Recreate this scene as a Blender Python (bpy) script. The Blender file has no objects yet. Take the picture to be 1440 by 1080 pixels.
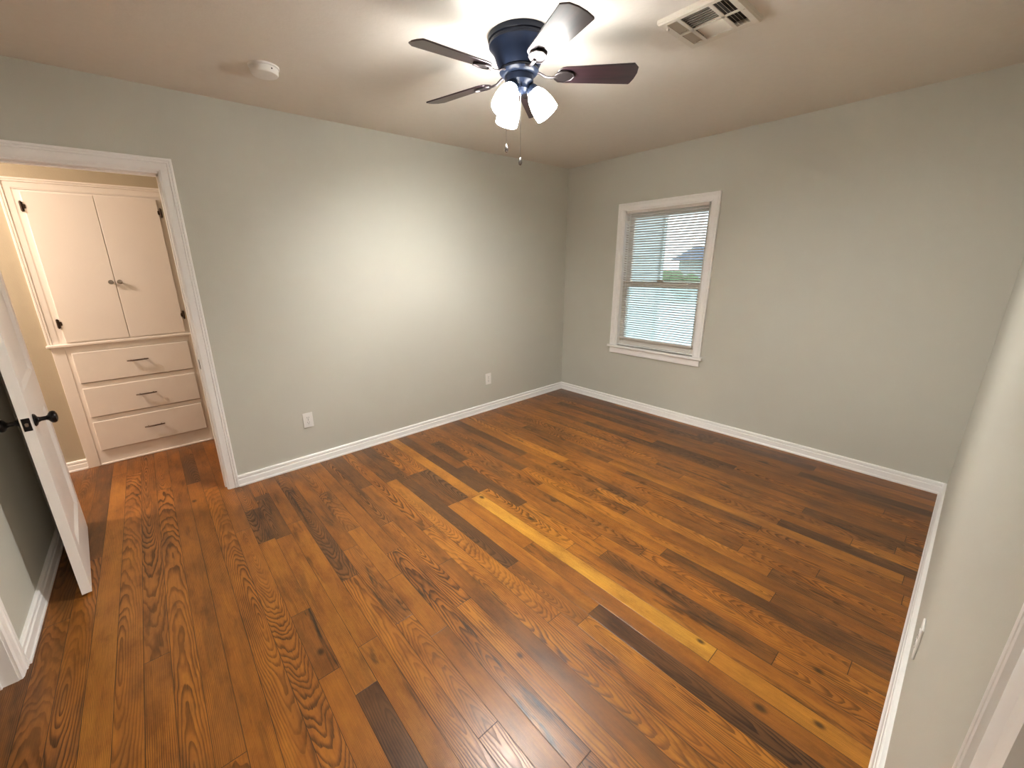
import bpy, bmesh, math, random
from mathutils import Vector, Matrix

C = bpy.context.scene.collection
S = bpy.context.scene
R = math.radians

# ------------------------------------------------------------------ camera, light, exposure
cam_d = bpy.data.cameras.new('camera')
cam = bpy.data.objects.new('camera', cam_d); C.objects.link(cam)
cam.location = (-3.7309, -3.1133, 1.4865)
cam.rotation_euler = (1.2879, 0.0166, -0.6940)
cam_d.sensor_width = 36.0
cam_d.lens = 570.04 / 1440 * 36.0
cam_d.shift_x = 33.8 / 1440
cam_d.shift_y = -3.9 / 1440
cam_d.clip_start = 0.01
S.camera = cam

S.view_settings.view_transform = 'Standard'
S.view_settings.look = 'None'
S.view_settings.exposure = 1.88
S.view_settings.gamma = 1.0
S.view_settings.use_curve_mapping = False
S.cycles.diffuse_bounces = 8
S.cycles.max_bounces = 14

wd = bpy.data.worlds.new('overcast_sky'); S.world = wd
wd.use_nodes = True
nt = wd.node_tree
bg = nt.nodes['Background']
bg.inputs['Color'].default_value = (0.80, 0.92, 1.0, 1)
bg.inputs['Strength'].default_value = 0.9

SHADE_EMIT = 18.0
BULB_EMIT = 1250.0         # frosted glass shades of the fan light
HALL_W = 95.0              # warm flush lamp of the hallway
FILL_W = 75.0  # strength of the added fill lamp in the back room

# ------------------------------------------------------------------ helpers
def tag(o, label=None, cat=None, group=None, kind=None):
    if label: o['label'] = label
    if cat: o['category'] = cat
    if group: o['group'] = group
    if kind: o['kind'] = kind
    return o

def empty(name, loc=(0, 0, 0), rz=0.0):
    o = bpy.data.objects.new(name, None); C.objects.link(o)
    o.location = loc; o.rotation_euler = (0, 0, rz); o.empty_display_size = 0.05
    return o

class MB:
    """collects shapes, builds ONE mesh object"""
    def __init__(s): s.bm = bmesh.new()
    def box(s, lo, hi, bev=0.0, seg=1, rot=None, piv=None):
        lo = Vector(lo); hi = Vector(hi); c = (lo + hi) / 2
        r = bmesh.ops.create_cube(s.bm, size=1.0)
        vs = r['verts']
        d = hi - lo
        for v in vs: v.co = Vector((v.co.x * d.x, v.co.y * d.y, v.co.z * d.z)) + c
        if bev > 0:
            es = list({e for v in vs for e in v.link_edges})
            bmesh.ops.bevel(s.bm, geom=es, offset=min(bev, min(abs(x) for x in d) * 0.45), segments=seg, profile=0.5, affect='EDGES')
        return s
    def poly(s, pts):
        vs = [s.bm.verts.new(p) for p in pts]
        s.bm.faces.new(vs); return s
    def prism(s, pts, ext):
        """pts: planar loop (Vectors); extruded by vector ext"""
        ext = Vector(ext); a = [s.bm.verts.new(Vector(p)) for p in pts]; b = [s.bm.verts.new(Vector(p) + ext) for p in pts]
        n = len(pts)
        s.bm.faces.new(a); s.bm.faces.new(b[::-1])
        for i in range(n): s.bm.faces.new((a[i], b[i], b[(i + 1) % n], a[(i + 1) % n]))
        return s
    def mould(s, P, Q, A, B, prof, m0=0.0, m1=0.0):
        """profile (a,b) swept from P to Q; a along A, b along B; mitres shift the ends by m*a (or m*b when given as ('b',m))"""
        P = Vector(P); Q = Vector(Q); A = Vector(A); B = Vector(B); T = (Q - P).normalized()
        def sh(m, a, b):
            if isinstance(m, tuple): return m[1] * b
            return m * a
        v0 = [s.bm.verts.new(P + A * a + B * b + T * sh(m0, a, b)) for a, b in prof]
        v1 = [s.bm.verts.new(Q + A * a + B * b - T * sh(m1, a, b)) for a, b in prof]
        n = len(prof)
        s.bm.faces.new(v0); s.bm.faces.new(v1[::-1])
        for i in range(n): s.bm.faces.new((v0[i], v1[i], v1[(i + 1) % n], v0[(i + 1) % n]))
        return s
    def lathe(s, prof, origin=(0, 0, 0), axis=(0, 0, 1), seg=32, cap=True):
        origin = Vector(origin); ax = Vector(axis).normalized()
        q = Vector((0, 0, 1)).rotation_difference(ax)
        rings = []
        for r, h in prof:
            if r < 1e-6: rings.append([s.bm.verts.new(origin + q @ Vector((0, 0, h)))])
            else: rings.append([s.bm.verts.new(origin + q @ Vector((r * math.cos(2 * math.pi * i / seg), r * math.sin(2 * math.pi * i / seg), h))) for i in range(seg)])
        for a, b in zip(rings, rings[1:]):
            for i in range(seg):
                j = (i + 1) % seg
                if len(a) == 1 and len(b) == 1: continue
                if len(a) == 1: s.bm.faces.new((a[0], b[i], b[j]))
                elif len(b) == 1: s.bm.faces.new((a[i], a[j], b[0]))
                else: s.bm.faces.new((a[i], a[j], b[j], b[i]))
        if cap:
            if len(rings[0]) > 1: s.bm.faces.new(rings[0][::-1])
            if len(rings[-1]) > 1: s.bm.faces.new(rings[-1])
        return s
    def tube(s, pts, rad, seg=10, flat=1.0, up=(0, 0, 1)):
        """round (or flattened) bar through pts; rad scalar or list"""
        pts = [Vector(p) for p in pts]; n = len(pts)
        rr = rad if isinstance(rad, (list, tuple)) else [rad] * n
        rings = []
        for i, p in enumerate(pts):
            t = (pts[min(i + 1, n - 1)] - pts[max(i - 1, 0)]).normalized()
            u = Vector(up); x = t.cross(u)
            if x.length < 1e-4: x = t.cross(Vector((1, 0, 0)))
            x.normalize(); y = x.cross(t).normalized()
            rings.append([s.bm.verts.new(p + x * rr[i] * math.cos(2 * math.pi * k / seg) + y * rr[i] * flat * math.sin(2 * math.pi * k / seg)) for k in range(seg)])
        for a, b in zip(rings, rings[1:]):
            for k in range(seg):
                j = (k + 1) % seg
                s.bm.faces.new((a[k], a[j], b[j], b[k]))
        s.bm.faces.new(rings[0][::-1]); s.bm.faces.new(rings[-1])
        return s
    def ball(s, c, r, u=16, v=10, sc=(1, 1, 1)):
        m = Matrix.Translation(c) @ Matrix.Diagonal((r * sc[0], r * sc[1], r * sc[2], 1))
        bmesh.ops.create_uvsphere(s.bm, u_segments=u, v_segments=v, radius=1.0, matrix=m); return s
    def xf(s, M):
        bmesh.ops.transform(s.bm, matrix=M, verts=s.bm.verts); return s
    def build(s, name, m, parent=None, smooth=False, loc=None):
        bmesh.ops.recalc_face_normals(s.bm, faces=s.bm.faces)
        me = bpy.data.meshes.new(name); s.bm.to_mesh(me); s.bm.free()
        if m is not None: me.materials.append(m)
        o = bpy.data.objects.new(name, me); C.objects.link(o)
        if parent is not None: o.parent = parent
        if loc is not None: o.location = loc
        if smooth:
            me.shade_smooth()
            try: me.set_sharp_from_angle(angle=R(38))
            except Exception: pass
        return o

def mat(name, col, rough=0.5, metal=0.0, bump=0.0, bscale=200.0, spec=0.5, mott=0.0, mscale=4.0, coat=0.0, emit=None, estr=0.0, trans=0.0, coatr=0.1):
    m = bpy.data.materials.new(name); m.use_nodes = True
    t = m.node_tree; b = t.nodes['Principled BSDF']
    b.inputs['Base Color'].default_value = (*col, 1)
    b.inputs['Roughness'].default_value = rough
    b.inputs['Metallic'].default_value = metal
    b.inputs['Specular IOR Level'].default_value = spec
    b.inputs['Coat Weight'].default_value = coat
    b.inputs['Coat Roughness'].default_value = coatr
    b.inputs['Transmission Weight'].default_value = trans
    if emit:
        b.inputs['Emission Color'].default_value = (*emit, 1); b.inputs['Emission Strength'].default_value = estr
    tc = t.nodes.new('ShaderNodeTexCoord')
    if mott > 0:
        n = t.nodes.new('ShaderNodeTexNoise'); n.inputs['Scale'].default_value = mscale; n.inputs['Detail'].default_value = 4
        t.links.new(tc.outputs['Object'], n.inputs['Vector'])
        mx = t.nodes.new('ShaderNodeMix'); mx.data_type = 'RGBA'
        mx.inputs[6].default_value = (*[c * (1 - mott) for c in col], 1); mx.inputs[7].default_value = (*[min(1, c * (1 + mott)) for c in col], 1)
        t.links.new(n.outputs['Fac'], mx.inputs[0]); t.links.new(mx.outputs[2], b.inputs['Base Color'])
    if bump > 0:
        n = t.nodes.new('ShaderNodeTexNoise'); n.inputs['Scale'].default_value = bscale; n.inputs['Detail'].default_value = 3
        t.links.new(tc.outputs['Object'], n.inputs['Vector'])
        bp = t.nodes.new('ShaderNodeBump'); bp.inputs['Strength'].default_value = bump; bp.inputs['Distance'].default_value = 0.002
        t.links.new(n.outputs['Fac'], bp.inputs['Height']); t.links.new(bp.outputs['Normal'], b.inputs['Normal'])
    return m

M = {}
M['wall'] = mat('sage_wall_paint', (0.555, 0.55, 0.49), 0.55, bump=0.25, bscale=160, mott=0.02, mscale=2.0, spec=0.35)
M['hallwall'] = mat('hall_wall_paint', (0.46, 0.41, 0.31), 0.6, bump=0.25, bscale=160, mott=0.02, spec=0.3)
M['dimwall'] = mat('shade_dark_wall_paint', (0.13, 0.12, 0.115), 0.7, bump=0.25, bscale=160, mott=0.03, spec=0.3)  # dark tone painted in for shade, so the back room bounces little light
M['ceil'] = mat('ceiling_paint', (0.74, 0.70, 0.64), 0.8, bump=0.3, bscale=90, mott=0.03, mscale=30, spec=0.2)
M['trim'] = mat('white_trim_paint', (0.90, 0.895, 0.885), 0.28, bump=0.15, bscale=60, mott=0.03, mscale=9, spec=0.5)
M['cab'] = mat('cabinet_paint', (0.85, 0.81, 0.77), 0.38, bump=0.15, bscale=70, mott=0.02, mscale=6, spec=0.4)
M['door'] = mat('door_paint', (0.86, 0.83, 0.80), 0.35, bump=0.2, bscale=50, mott=0.03, mscale=8)
M['white'] = mat('white_plastic', (0.82, 0.81, 0.78), 0.35, mott=0.01)
M['slot'] = mat('dark_slot', (0.02, 0.02, 0.02), 0.6, mott=0.1)
M['black'] = mat('black_bronze', (0.012, 0.010, 0.010), 0.3, metal=0.6, mott=0.2, mscale=20)
M['iron'] = mat('dark_brown_hinge', (0.055, 0.035, 0.025), 0.4, metal=0.7, mott=0.3, mscale=60)
M['pull'] = mat('brushed_bronze', (0.16, 0.12, 0.10), 0.32, metal=0.9, mott=0.1, mscale=60)
M['nickel'] = mat('brushed_nickel', (0.36, 0.31, 0.25), 0.28, metal=1.0, mott=0.1, mscale=40)
M['housing'] = mat('dark_fan_housing', (0.010, 0.015, 0.030), 0.30, mott=0.1, mscale=20, spec=0.16)
M['bracket'] = mat('pewter_bracket', (0.085, 0.072, 0.075), 0.3, metal=0.9, mott=0.1, mscale=30)
M['chain'] = mat('nickel_chain', (0.30, 0.29, 0.29), 0.2, metal=1.0, mott=0.05)
M['ventm'] = mat('cream_vent_metal', (0.66, 0.61, 0.53), 0.45, mott=0.02)
M['ventback'] = mat('duct_dark', (0.06, 0.055, 0.05), 0.8, mott=0.2)
M['slat'] = mat('blind_slat', (0.70, 0.66, 0.62), 0.4, mott=0.02)
M['vinyl'] = mat('sash_vinyl', (0.70, 0.67, 0.62), 0.4, mott=0.02)
M['cord'] = mat('blind_cord', (0.8, 0.79, 0.76), 0.7, mott=0.05)
M['siding'] = mat('pale_siding', (0.42, 0.46, 0.45), 0.6, mott=0.05, mscale=3)
M['roof'] = mat('roof_shingle', (0.10, 0.13, 0.18), 0.85, bump=0.5, bscale=30, mott=0.25, mscale=20)
M['lawn'] = mat('lawn_grass', (0.30, 0.40, 0.33), 0.9, bump=0.8, bscale=60, mott=0.25, mscale=6)
M['drive'] = mat('concrete_drive', (0.42, 0.47, 0.48), 0.8, mott=0.08, mscale=5)
M['leaf'] = mat('leaf_green', (0.10, 0.17, 0.08), 0.7, mott=0.45, mscale=12)
M['bark'] = mat('bark', (0.10, 0.075, 0.055), 0.85, bump=0.6, bscale=40, mott=0.3)

def blade_mat():
    m = mat('dark_walnut_blade', (0.06, 0.03, 0.03), 0.3, spec=0.5, coat=0.6, coatr=0.22)
    t = m.node_tree; b = t.nodes['Principled BSDF']
    tc = t.nodes.new('ShaderNodeTexCoord'); mp = t.nodes.new('ShaderNodeMapping'); mp.inputs['Scale'].default_value = (3, 60, 20)
    n = t.nodes.new('ShaderNodeTexNoise'); n.inputs['Scale'].default_value = 1.0; n.inputs['Detail'].default_value = 5
    t.links.new(tc.outputs['Object'], mp.inputs['Vector']); t.links.new(mp.outputs['Vector'], n.inputs['Vector'])
    cr = t.nodes.new('ShaderNodeValToRGB')
    cr.color_ramp.elements[0].position = 0.3; cr.color_ramp.elements[0].color = (0.014, 0.008, 0.013, 1)
    cr.color_ramp.elements[1].position = 0.75; cr.color_ramp.elements[1].color = (0.040, 0.017, 0.020, 1)
    t.links.new(n.outputs['Fac'], cr.inputs['Fac']); t.links.new(cr.outputs['Color'], b.inputs['Base Color'])
    return m
M['blade'] = blade_mat()

def shade_mat():
    m = bpy.data.materials.new('lit_frosted_glass'); m.use_nodes = True
    t = m.node_tree; b = t.nodes['Principled BSDF']
    b.inputs['Base Color'].default_value = (0.9, 0.88, 0.82, 1); b.inputs['Roughness'].default_value = 0.5
    n = t.nodes.new('ShaderNodeTexNoise'); n.inputs['Scale'].default_value = 30
    mr = t.nodes.new('ShaderNodeMapRange'); mr.inputs['To Min'].default_value = SHADE_EMIT * 0.95; mr.inputs['To Max'].default_value = SHADE_EMIT * 1.05
    tc = t.nodes.new('ShaderNodeTexCoord'); t.links.new(tc.outputs['Object'], n.inputs['Vector'])
    t.links.new(n.outputs['Fac'], mr.inputs['Value']); t.links.new(mr.outputs['Result'], b.inputs['Emission Strength'])
    b.inputs['Emission Color'].default_value = (1.0, 0.98, 0.935, 1)
    return m
M['shade'] = shade_mat()
M['bulb'] = mat('lit_bulb', (.9, .9, .85), .4, emit=(1.0, 0.98, 0.935), estr=BULB_EMIT, mott=.01)

def glass_mat():
    m = bpy.data.materials.new('window_glass'); m.use_nodes = True
    t = m.node_tree; t.nodes.clear()
    o = t.nodes.new('ShaderNodeOutputMaterial'); mx = t.nodes.new('ShaderNodeMixShader')
    tr = t.nodes.new('ShaderNodeBsdfTransparent'); tr.inputs['Color'].default_value = (0.96, 0.98, 0.98, 1)
    gl = t.nodes.new('ShaderNodeBsdfGlossy'); gl.inputs['Roughness'].default_value = 0.02
    fr = t.nodes.new('ShaderNodeFresnel'); fr.inputs['IOR'].default_value = 1.45
    t.links.new(fr.outputs['Fac'], mx.inputs['Fac']); t.links.new(tr.outputs[0], mx.inputs[1]); t.links.new(gl.outputs[0], mx.inputs[2]); t.links.new(mx.outputs[0], o.inputs[0])
    return m
M['glass'] = glass_mat()

def screen_mat():
    m = bpy.data.materials.new('insect_screen_mesh'); m.use_nodes = True
    t = m.node_tree; t.nodes.clear()
    o = t.nodes.new('ShaderNodeOutputMaterial'); mx = t.nodes.new('ShaderNodeMixShader'); mx.inputs['Fac'].default_value = 0.55
    tr = t.nodes.new('ShaderNodeBsdfTransparent')
    tl = t.nodes.new('ShaderNodeBsdfTranslucent'); tl.inputs['Color'].default_value = (0.80, 0.88, 0.90, 1)
    t.links.new(tr.outputs[0], mx.inputs[1]); t.links.new(tl.outputs[0], mx.inputs[2]); t.links.new(mx.outputs[0], o.inputs[0])
    return m
M['screen'] = screen_mat()

# ------------------------------------------------------------------ room measures
W = 3.2045; L = 4.375; H = 2.44          # room: x -L..0, y -W..0
T = 0.12                                  # wall thickness
HY = 1.11                                 # far wall of the hallway
DX0, DX1, DH = -4.285, -3.54, 2.006       # doorway in the north wall
WY0, WY1, WZ0, WZ1 = -1.522, -0.722, 0.640, 1.950    # window opening in the east wall
CX0, CX1 = -4.06, -3.303                  # doorway in the south wall (where the photographer stands)
EY0, EY1 = -1.86, -1.072                  # doorway in the west wall

def struct(mb, name, m, label, cat='wall', parent=None):
    o = mb.build(name, m, parent)
    if parent is None: tag(o, label, cat, kind='structure')
    return o

# walls (each with its opening)
b = MB()
b.box((DX1, 0, 0), (0.0, T, H)); b.box((-L, 0, 0), (DX0, T, H)); b.box((DX0, 0, DH), (DX1, T, H))
struct(b, 'wall_north', M['wall'], 'long sage wall with the doorway to the hallway and two outlets')
b = MB()
b.box((0, -W - T, 0), (T, WY0, H)); b.box((0, WY1, 0), (T, T, H)); b.box((0, WY0, 0), (T, WY1, WZ0)); b.box((0, WY0, WZ1), (T, WY1, H))
struct(b, 'wall_east', M['wall'], 'sage wall holding the blind covered window')
b = MB()
b.box((CX1, -W - T, 0), (0, -W, H)); b.box((-L - T, -W - T, 0), (CX0, -W, H)); b.box((CX0, -W - T, DH), (CX1, -W, H))
struct(b, 'wall_south', M['wall'], 'near sage wall along the right edge of the photo')
b = MB()
b.box((-L - T, EY1, 0), (-L, T, H)); b.box((-L - T, -W, 0), (-L, EY0, H)); b.box((-L - T, EY0, DH), (-L, EY1, H))
struct(b, 'wall_west', M['wall'], 'short grey green wall behind the open white door')
# hallway
CB0, CB1, CBZ = -4.262, -3.498, 2.01
b = MB()
b.box((-6.2, HY, 0), (CB0, HY + T, H)); b.box((CB1, HY, 0), (-2.4, HY + T, H)); b.box((CB0, HY, CBZ), (CB1, HY + T, H))
struct(b, 'wall_hallway', M['hallwall'], 'tan hallway wall around the built in linen cabinet')
b = MB(); b.box((-6.2 - T, 0, 0), (-6.2, HY + T, H)); struct(b, 'wall_hallway_west', M['hallwall'], 'far west end wall of the hallway')
b = MB(); b.box((-2.4, T, 0), (-2.4 + T, HY + T, H)); struct(b, 'wall_hallway_east', M['hallwall'], 'east end wall of the hallway')
b = MB(); b.box((-6.2, T, 0), (-L - T, T + 0.02, H)); b.box((-6.2, 0, 0), (-L - T, T, H)); struct(b, 'wall_hallway_south', M['hallwall'], 'hallway wall beyond the west wall of the room')
# small rooms behind the two other doorways
b = MB(); YB = -W - T - 1.65
b.box((-4.7, YB - T, 0), (-2.7, YB, H)); b.box((-4.7 - T, YB - T, 0), (-4.7, -W - T, H)); b.box((-2.7, YB - T, 0), (-2.7 + T, -W - T, H))
struct(b, 'wall_back_room', M['dimwall'], 'small room walls behind the near doorway, painted dark in place of shade')
b = MB()
b.box((-L - 1.0 - T, -2.2, 0), (-L - 1.0, -0.7, H)); b.box((-L - 1.0, -2.2 - T, 0), (-L - T, -2.2, H)); b.box((-L - 1.0, -0.7, 0), (-L - T, -0.7 + T, H))
struct(b, 'wall_closet_west', M['hallwall'], 'closet walls behind the west doorway')
b = MB(); b.box((-6.4, -5.3, H), (T, HY + T + 0.6, H + 0.1))
struct(b, 'ceiling', M['ceil'], 'off white textured ceiling with the fan and the vent', 'ceiling')

# ------------------------------------------------------------------ floor: strips of stained oak
def floor_mat():
    m = bpy.data.materials.new('stained_oak_strips'); m.use_nodes = True
    t = m.node_tree; N = t.nodes; Lk = t.links.new; bs = N['Principled BSDF']
    def attr(n):
        a = N.new('ShaderNodeAttribute'); a.attribute_name = n; return a
    def math_(op, a, b_=None, c=None, clamp=False):
        n = N.new('ShaderNodeMath'); n.operation = op; n.use_clamp = clamp
        for i, v in enumerate((a, b_, c)):
            if v is None: continue
            if isinstance(v, (int, float)): n.inputs[i].default_value = v
            else: Lk(v, n.inputs[i])
        return n.outputs[0]
    def noise(vec, scale, detail=2, rough=0.5, dist=0.0):
        n = N.new('ShaderNodeTexNoise'); n.inputs['Scale'].default_value = scale; n.inputs['Detail'].default_value = detail
        n.inputs['Roughness'].default_value = rough; n.inputs['Distortion'].default_value = dist
        Lk(vec, n.inputs['Vector']); return n.outputs['Fac']
    def ramp(fac, els):
        n = N.new('ShaderNodeValToRGB'); e = n.color_ramp.elements
        while len(e) < len(els): e.new(0.5)
        for x, (p, c) in zip(e, els): x.position = p; x.color = (*c, 1) if len(c) == 3 else c
        Lk(fac, n.inputs['Fac']); return n.outputs['Color']
    def maprange(v, a, b_, c, d, smooth=False):
        n = N.new('ShaderNodeMapRange'); n.inputs[1].default_value = a; n.inputs[2].default_value = b_; n.inputs[3].default_value = c; n.inputs[4].default_value = d
        if smooth: n.interpolation_type = 'SMOOTHSTEP'
        Lk(v, n.inputs[0]); return n.outputs[0]
    def mixc(f, a, b_, mode='MIX'):
        n = N.new('ShaderNodeMix'); n.data_type = 'RGBA'; n.blend_type = mode
        for i, v in ((0, f), (6, a), (7, b_)):
            if isinstance(v, (int, float)): n.inputs[i].default_value = v
            elif isinstance(v, tuple): n.inputs[i].default_value = (*v, 1)
            else: Lk(v, n.inputs[i])
        return n.outputs[2]
    bc = attr('bc').outputs['Vector']          # (across from pith, along, seed)
    bp = attr('bp').outputs['Vector']          # (taper, ring density, tone)
    be = attr('be').outputs['Vector']          # (distance to side edge, to end, dark streak amount)
    s1 = N.new('ShaderNodeSeparateXYZ'); Lk(bc, s1.inputs[0]); u, v, seed = s1.outputs
    s2 = N.new('ShaderNodeSeparateXYZ'); Lk(bp, s2.inputs[0]); slope, freq, tone = s2.outputs
    s3 = N.new('ShaderNodeSeparateXYZ'); Lk(be, s3.inputs[0]); side, end, streak = s3.outputs
    # slow wander of the ring depth along the strip
    def vec(x, y, z):
        n = N.new('ShaderNodeCombineXYZ')
        for i, w in enumerate((x, y, z)):
            if isinstance(w, (int, float)): n.inputs[i].default_value = w
            else: Lk(w, n.inputs[i])
        return n.outputs[0]
    seed10 = math_('MULTIPLY', seed, 17.3)
    w1 = noise(vec(math_('MULTIPLY', u, 6.0), math_('MULTIPLY', v, 1.6), seed10), 1.0, 3, 0.55)
    w2 = noise(vec(math_('MULTIPLY', u, 45.0), math_('MULTIPLY', v, 9.0), seed10), 1.0, 2)
    depth = math_('ADD', math_('MULTIPLY', v, slope), math_('MULTIPLY', math_('SUBTRACT', w1, 0.5), 0.062))
    r = math_('SQRT', math_('ADD', math_('MULTIPLY', u, u), math_('MULTIPLY', depth, depth)))
    r = math_('ADD', r, math_('MULTIPLY', math_('SUBTRACT', w2, 0.5), 0.006))
    ring = math_('FRACT', math_('MULTIPLY', r, freq))
    line = math_('MULTIPLY', maprange(ring, 0.32, 0.84, 0.0, 1.0, True), maprange(ring, 0.91, 1.0, 1.0, 0.0, True))   # dark early wood band
    fib = noise(vec(math_('MULTIPLY', u, 900.0), math_('MULTIPLY', v, 14.0), seed10), 1.0, 2)
    fib2 = noise(vec(math_('MULTIPLY', u, 220.0), math_('MULTIPLY', v, 5.0), seed10), 1.0, 3)
    blot = noise(vec(math_('MULTIPLY', u, 16.0), math_('MULTIPLY', v, 3.2), math_('ADD', seed10, 5.0)), 1.0, 4, 0.6)
    fleck = noise(vec(math_('MULTIPLY', u, 120.0), math_('MULTIPLY', v, 60.0), seed10), 1.0, 2)
    gs = noise(vec(math_('MULTIPLY', u, 6.0), math_('MULTIPLY', v, 1.3), math_('ADD', seed10, 9.0)), 1.0, 2)
    g = math_('MULTIPLY', line, maprange(gs, 0.35, 0.65, 0.35, 1.0))
    g = math_('MULTIPLY', g, maprange(fib, 0.25, 0.7, 0.55, 1.15))
    base = ramp(math_('ADD', math_('MULTIPLY', tone, 0.5), math_('MULTIPLY', math_('SUBTRACT', blot, 0.5), 0.50)),
                [(0.0, (0.075, 0.036, 0.018)), (0.25, (0.145, 0.064, 0.022)), (0.5, (0.35, 0.128, 0.020)), (0.75, (0.50, 0.215, 0.030)), (1.0, (0.68, 0.36, 0.050))])
    dark = mixc(1.0, base, (0.10, 0.06, 0.04), 'MULTIPLY')
    col = mixc(math_('MULTIPLY', g, 0.92, clamp=True), base, dark)
    col = mixc(maprange(fib2, 0.35, 0.75, 0.0, 0.38), col, mixc(1.0, col, (0.52, 0.45, 0.40), 'MULTIPLY'))
    col = mixc(maprange(fleck, 0.55, 0.8, 0.0, 0.30), col, mixc(1.0, col, (1.35, 1.3, 1.15), 'MULTIPLY'))
    # dark mineral streaks with a shape of their own
    stn = noise(vec(math_('MULTIPLY', u, 26.0), math_('MULTIPLY', v, 2.6), math_('ADD', seed10, 31.0)), 1.0, 4, 0.65, 0.6)
    st = math_('MULTIPLY', maprange(stn, 0.52, 0.68, 0.0, 1.0, True), streak)
    col = mixc(math_('MULTIPLY', st, 1.0, clamp=True), col, (0.030, 0.016, 0.010))
    cl = noise(vec(math_('MULTIPLY', u, 11.0), math_('MULTIPLY', v, 5.0), math_('ADD', seed10, 57.0)), 1.0, 5, 0.7)
    col = mixc(maprange(cl, 0.50, 0.68, 0.0, 0.6), col, mixc(1.0, col, (0.50, 0.42, 0.36), 'MULTIPLY'))
    col = mixc(maprange(cl, 0.48, 0.32, 0.0, 0.5), col, mixc(1.0, col, (1.32, 1.30, 1.15), 'MULTIPLY'))
    # knots
    geo = N.new('ShaderNodeNewGeometry')
    kn = None
    for (kx, ky, kr) in KNOTS:
        mp = N.new('ShaderNodeMapping'); mp.inputs['Location'].default_value = (-kx, -ky * 0.62, 0); mp.inputs['Scale'].default_value = (1, 0.62, 0)
        Lk(geo.outputs['Position'], mp.inputs['Vector'])
        ln = N.new('ShaderNodeVectorMath'); ln.operation = 'LENGTH'; Lk(mp.outputs[0], ln.inputs[0])
        k1 = maprange(math_('ADD', ln.outputs['Value'], math_('MULTIPLY', math_('SUBTRACT', w2, 0.5), kr * 0.8)), kr * 0.25, kr * 1.25, 0.9, 0.0, True)
        kn = k1 if kn is None else math_('MAXIMUM', kn, k1)
    col = mixc(kn, col, (0.030, 0.012, 0.006))
    # dirt in the seams
    se = maprange(side, 0.0004, 0.0016, 0.85, 0.0, True); en = maprange(end, 0.0004, 0.0020, 0.9, 0.0, True)
    seam = math_('MAXIMUM', se, en)
    col = mixc(seam, col, (0.018, 0.009, 0.005))
    Lk(col, bs.inputs['Base Color'])
    Lk(maprange(g, 0, 1, 0.31, 0.43), bs.inputs['Roughness'])
    bs.inputs['Specular IOR Level'].default_value = 0.42
    h = math_('SUBTRACT', math_('MULTIPLY', g, -0.25), math_('MULTIPLY', seam, 1.0))
    wav = noise(geo.outputs['Position'], 7.0, 2)
    h = math_('ADD', h, math_('MULTIPLY', wav, 0.9))
    bu = N.new('ShaderNodeBump'); bu.inputs['Strength'].default_value = 0.35; bu.inputs['Distance'].default_value = 0.0016
    Lk(h, bu.inputs['Height']); Lk(bu.outputs[0], bs.inputs['Normal'])
    return m

KNOTS = [(-2.268, -1.253, .016), (-2.184, -1.433, .011), (-2.193, -1.639, .020), (-1.165, -1.019, .016), (-1.945, -1.59, .016), (-2.266, -2.662, .012),
         (-2.285, -3.053, .013), (-2.371, -2.908, .016), (-2.865, -2.23, .013), (-4.03, .331, .013), (-3.46, -1.70, .014), (-3.737, -0.027, .016), (-2.058, -3.002, .014)]
PITCH = 0.0838; X0 = -2.752
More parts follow.
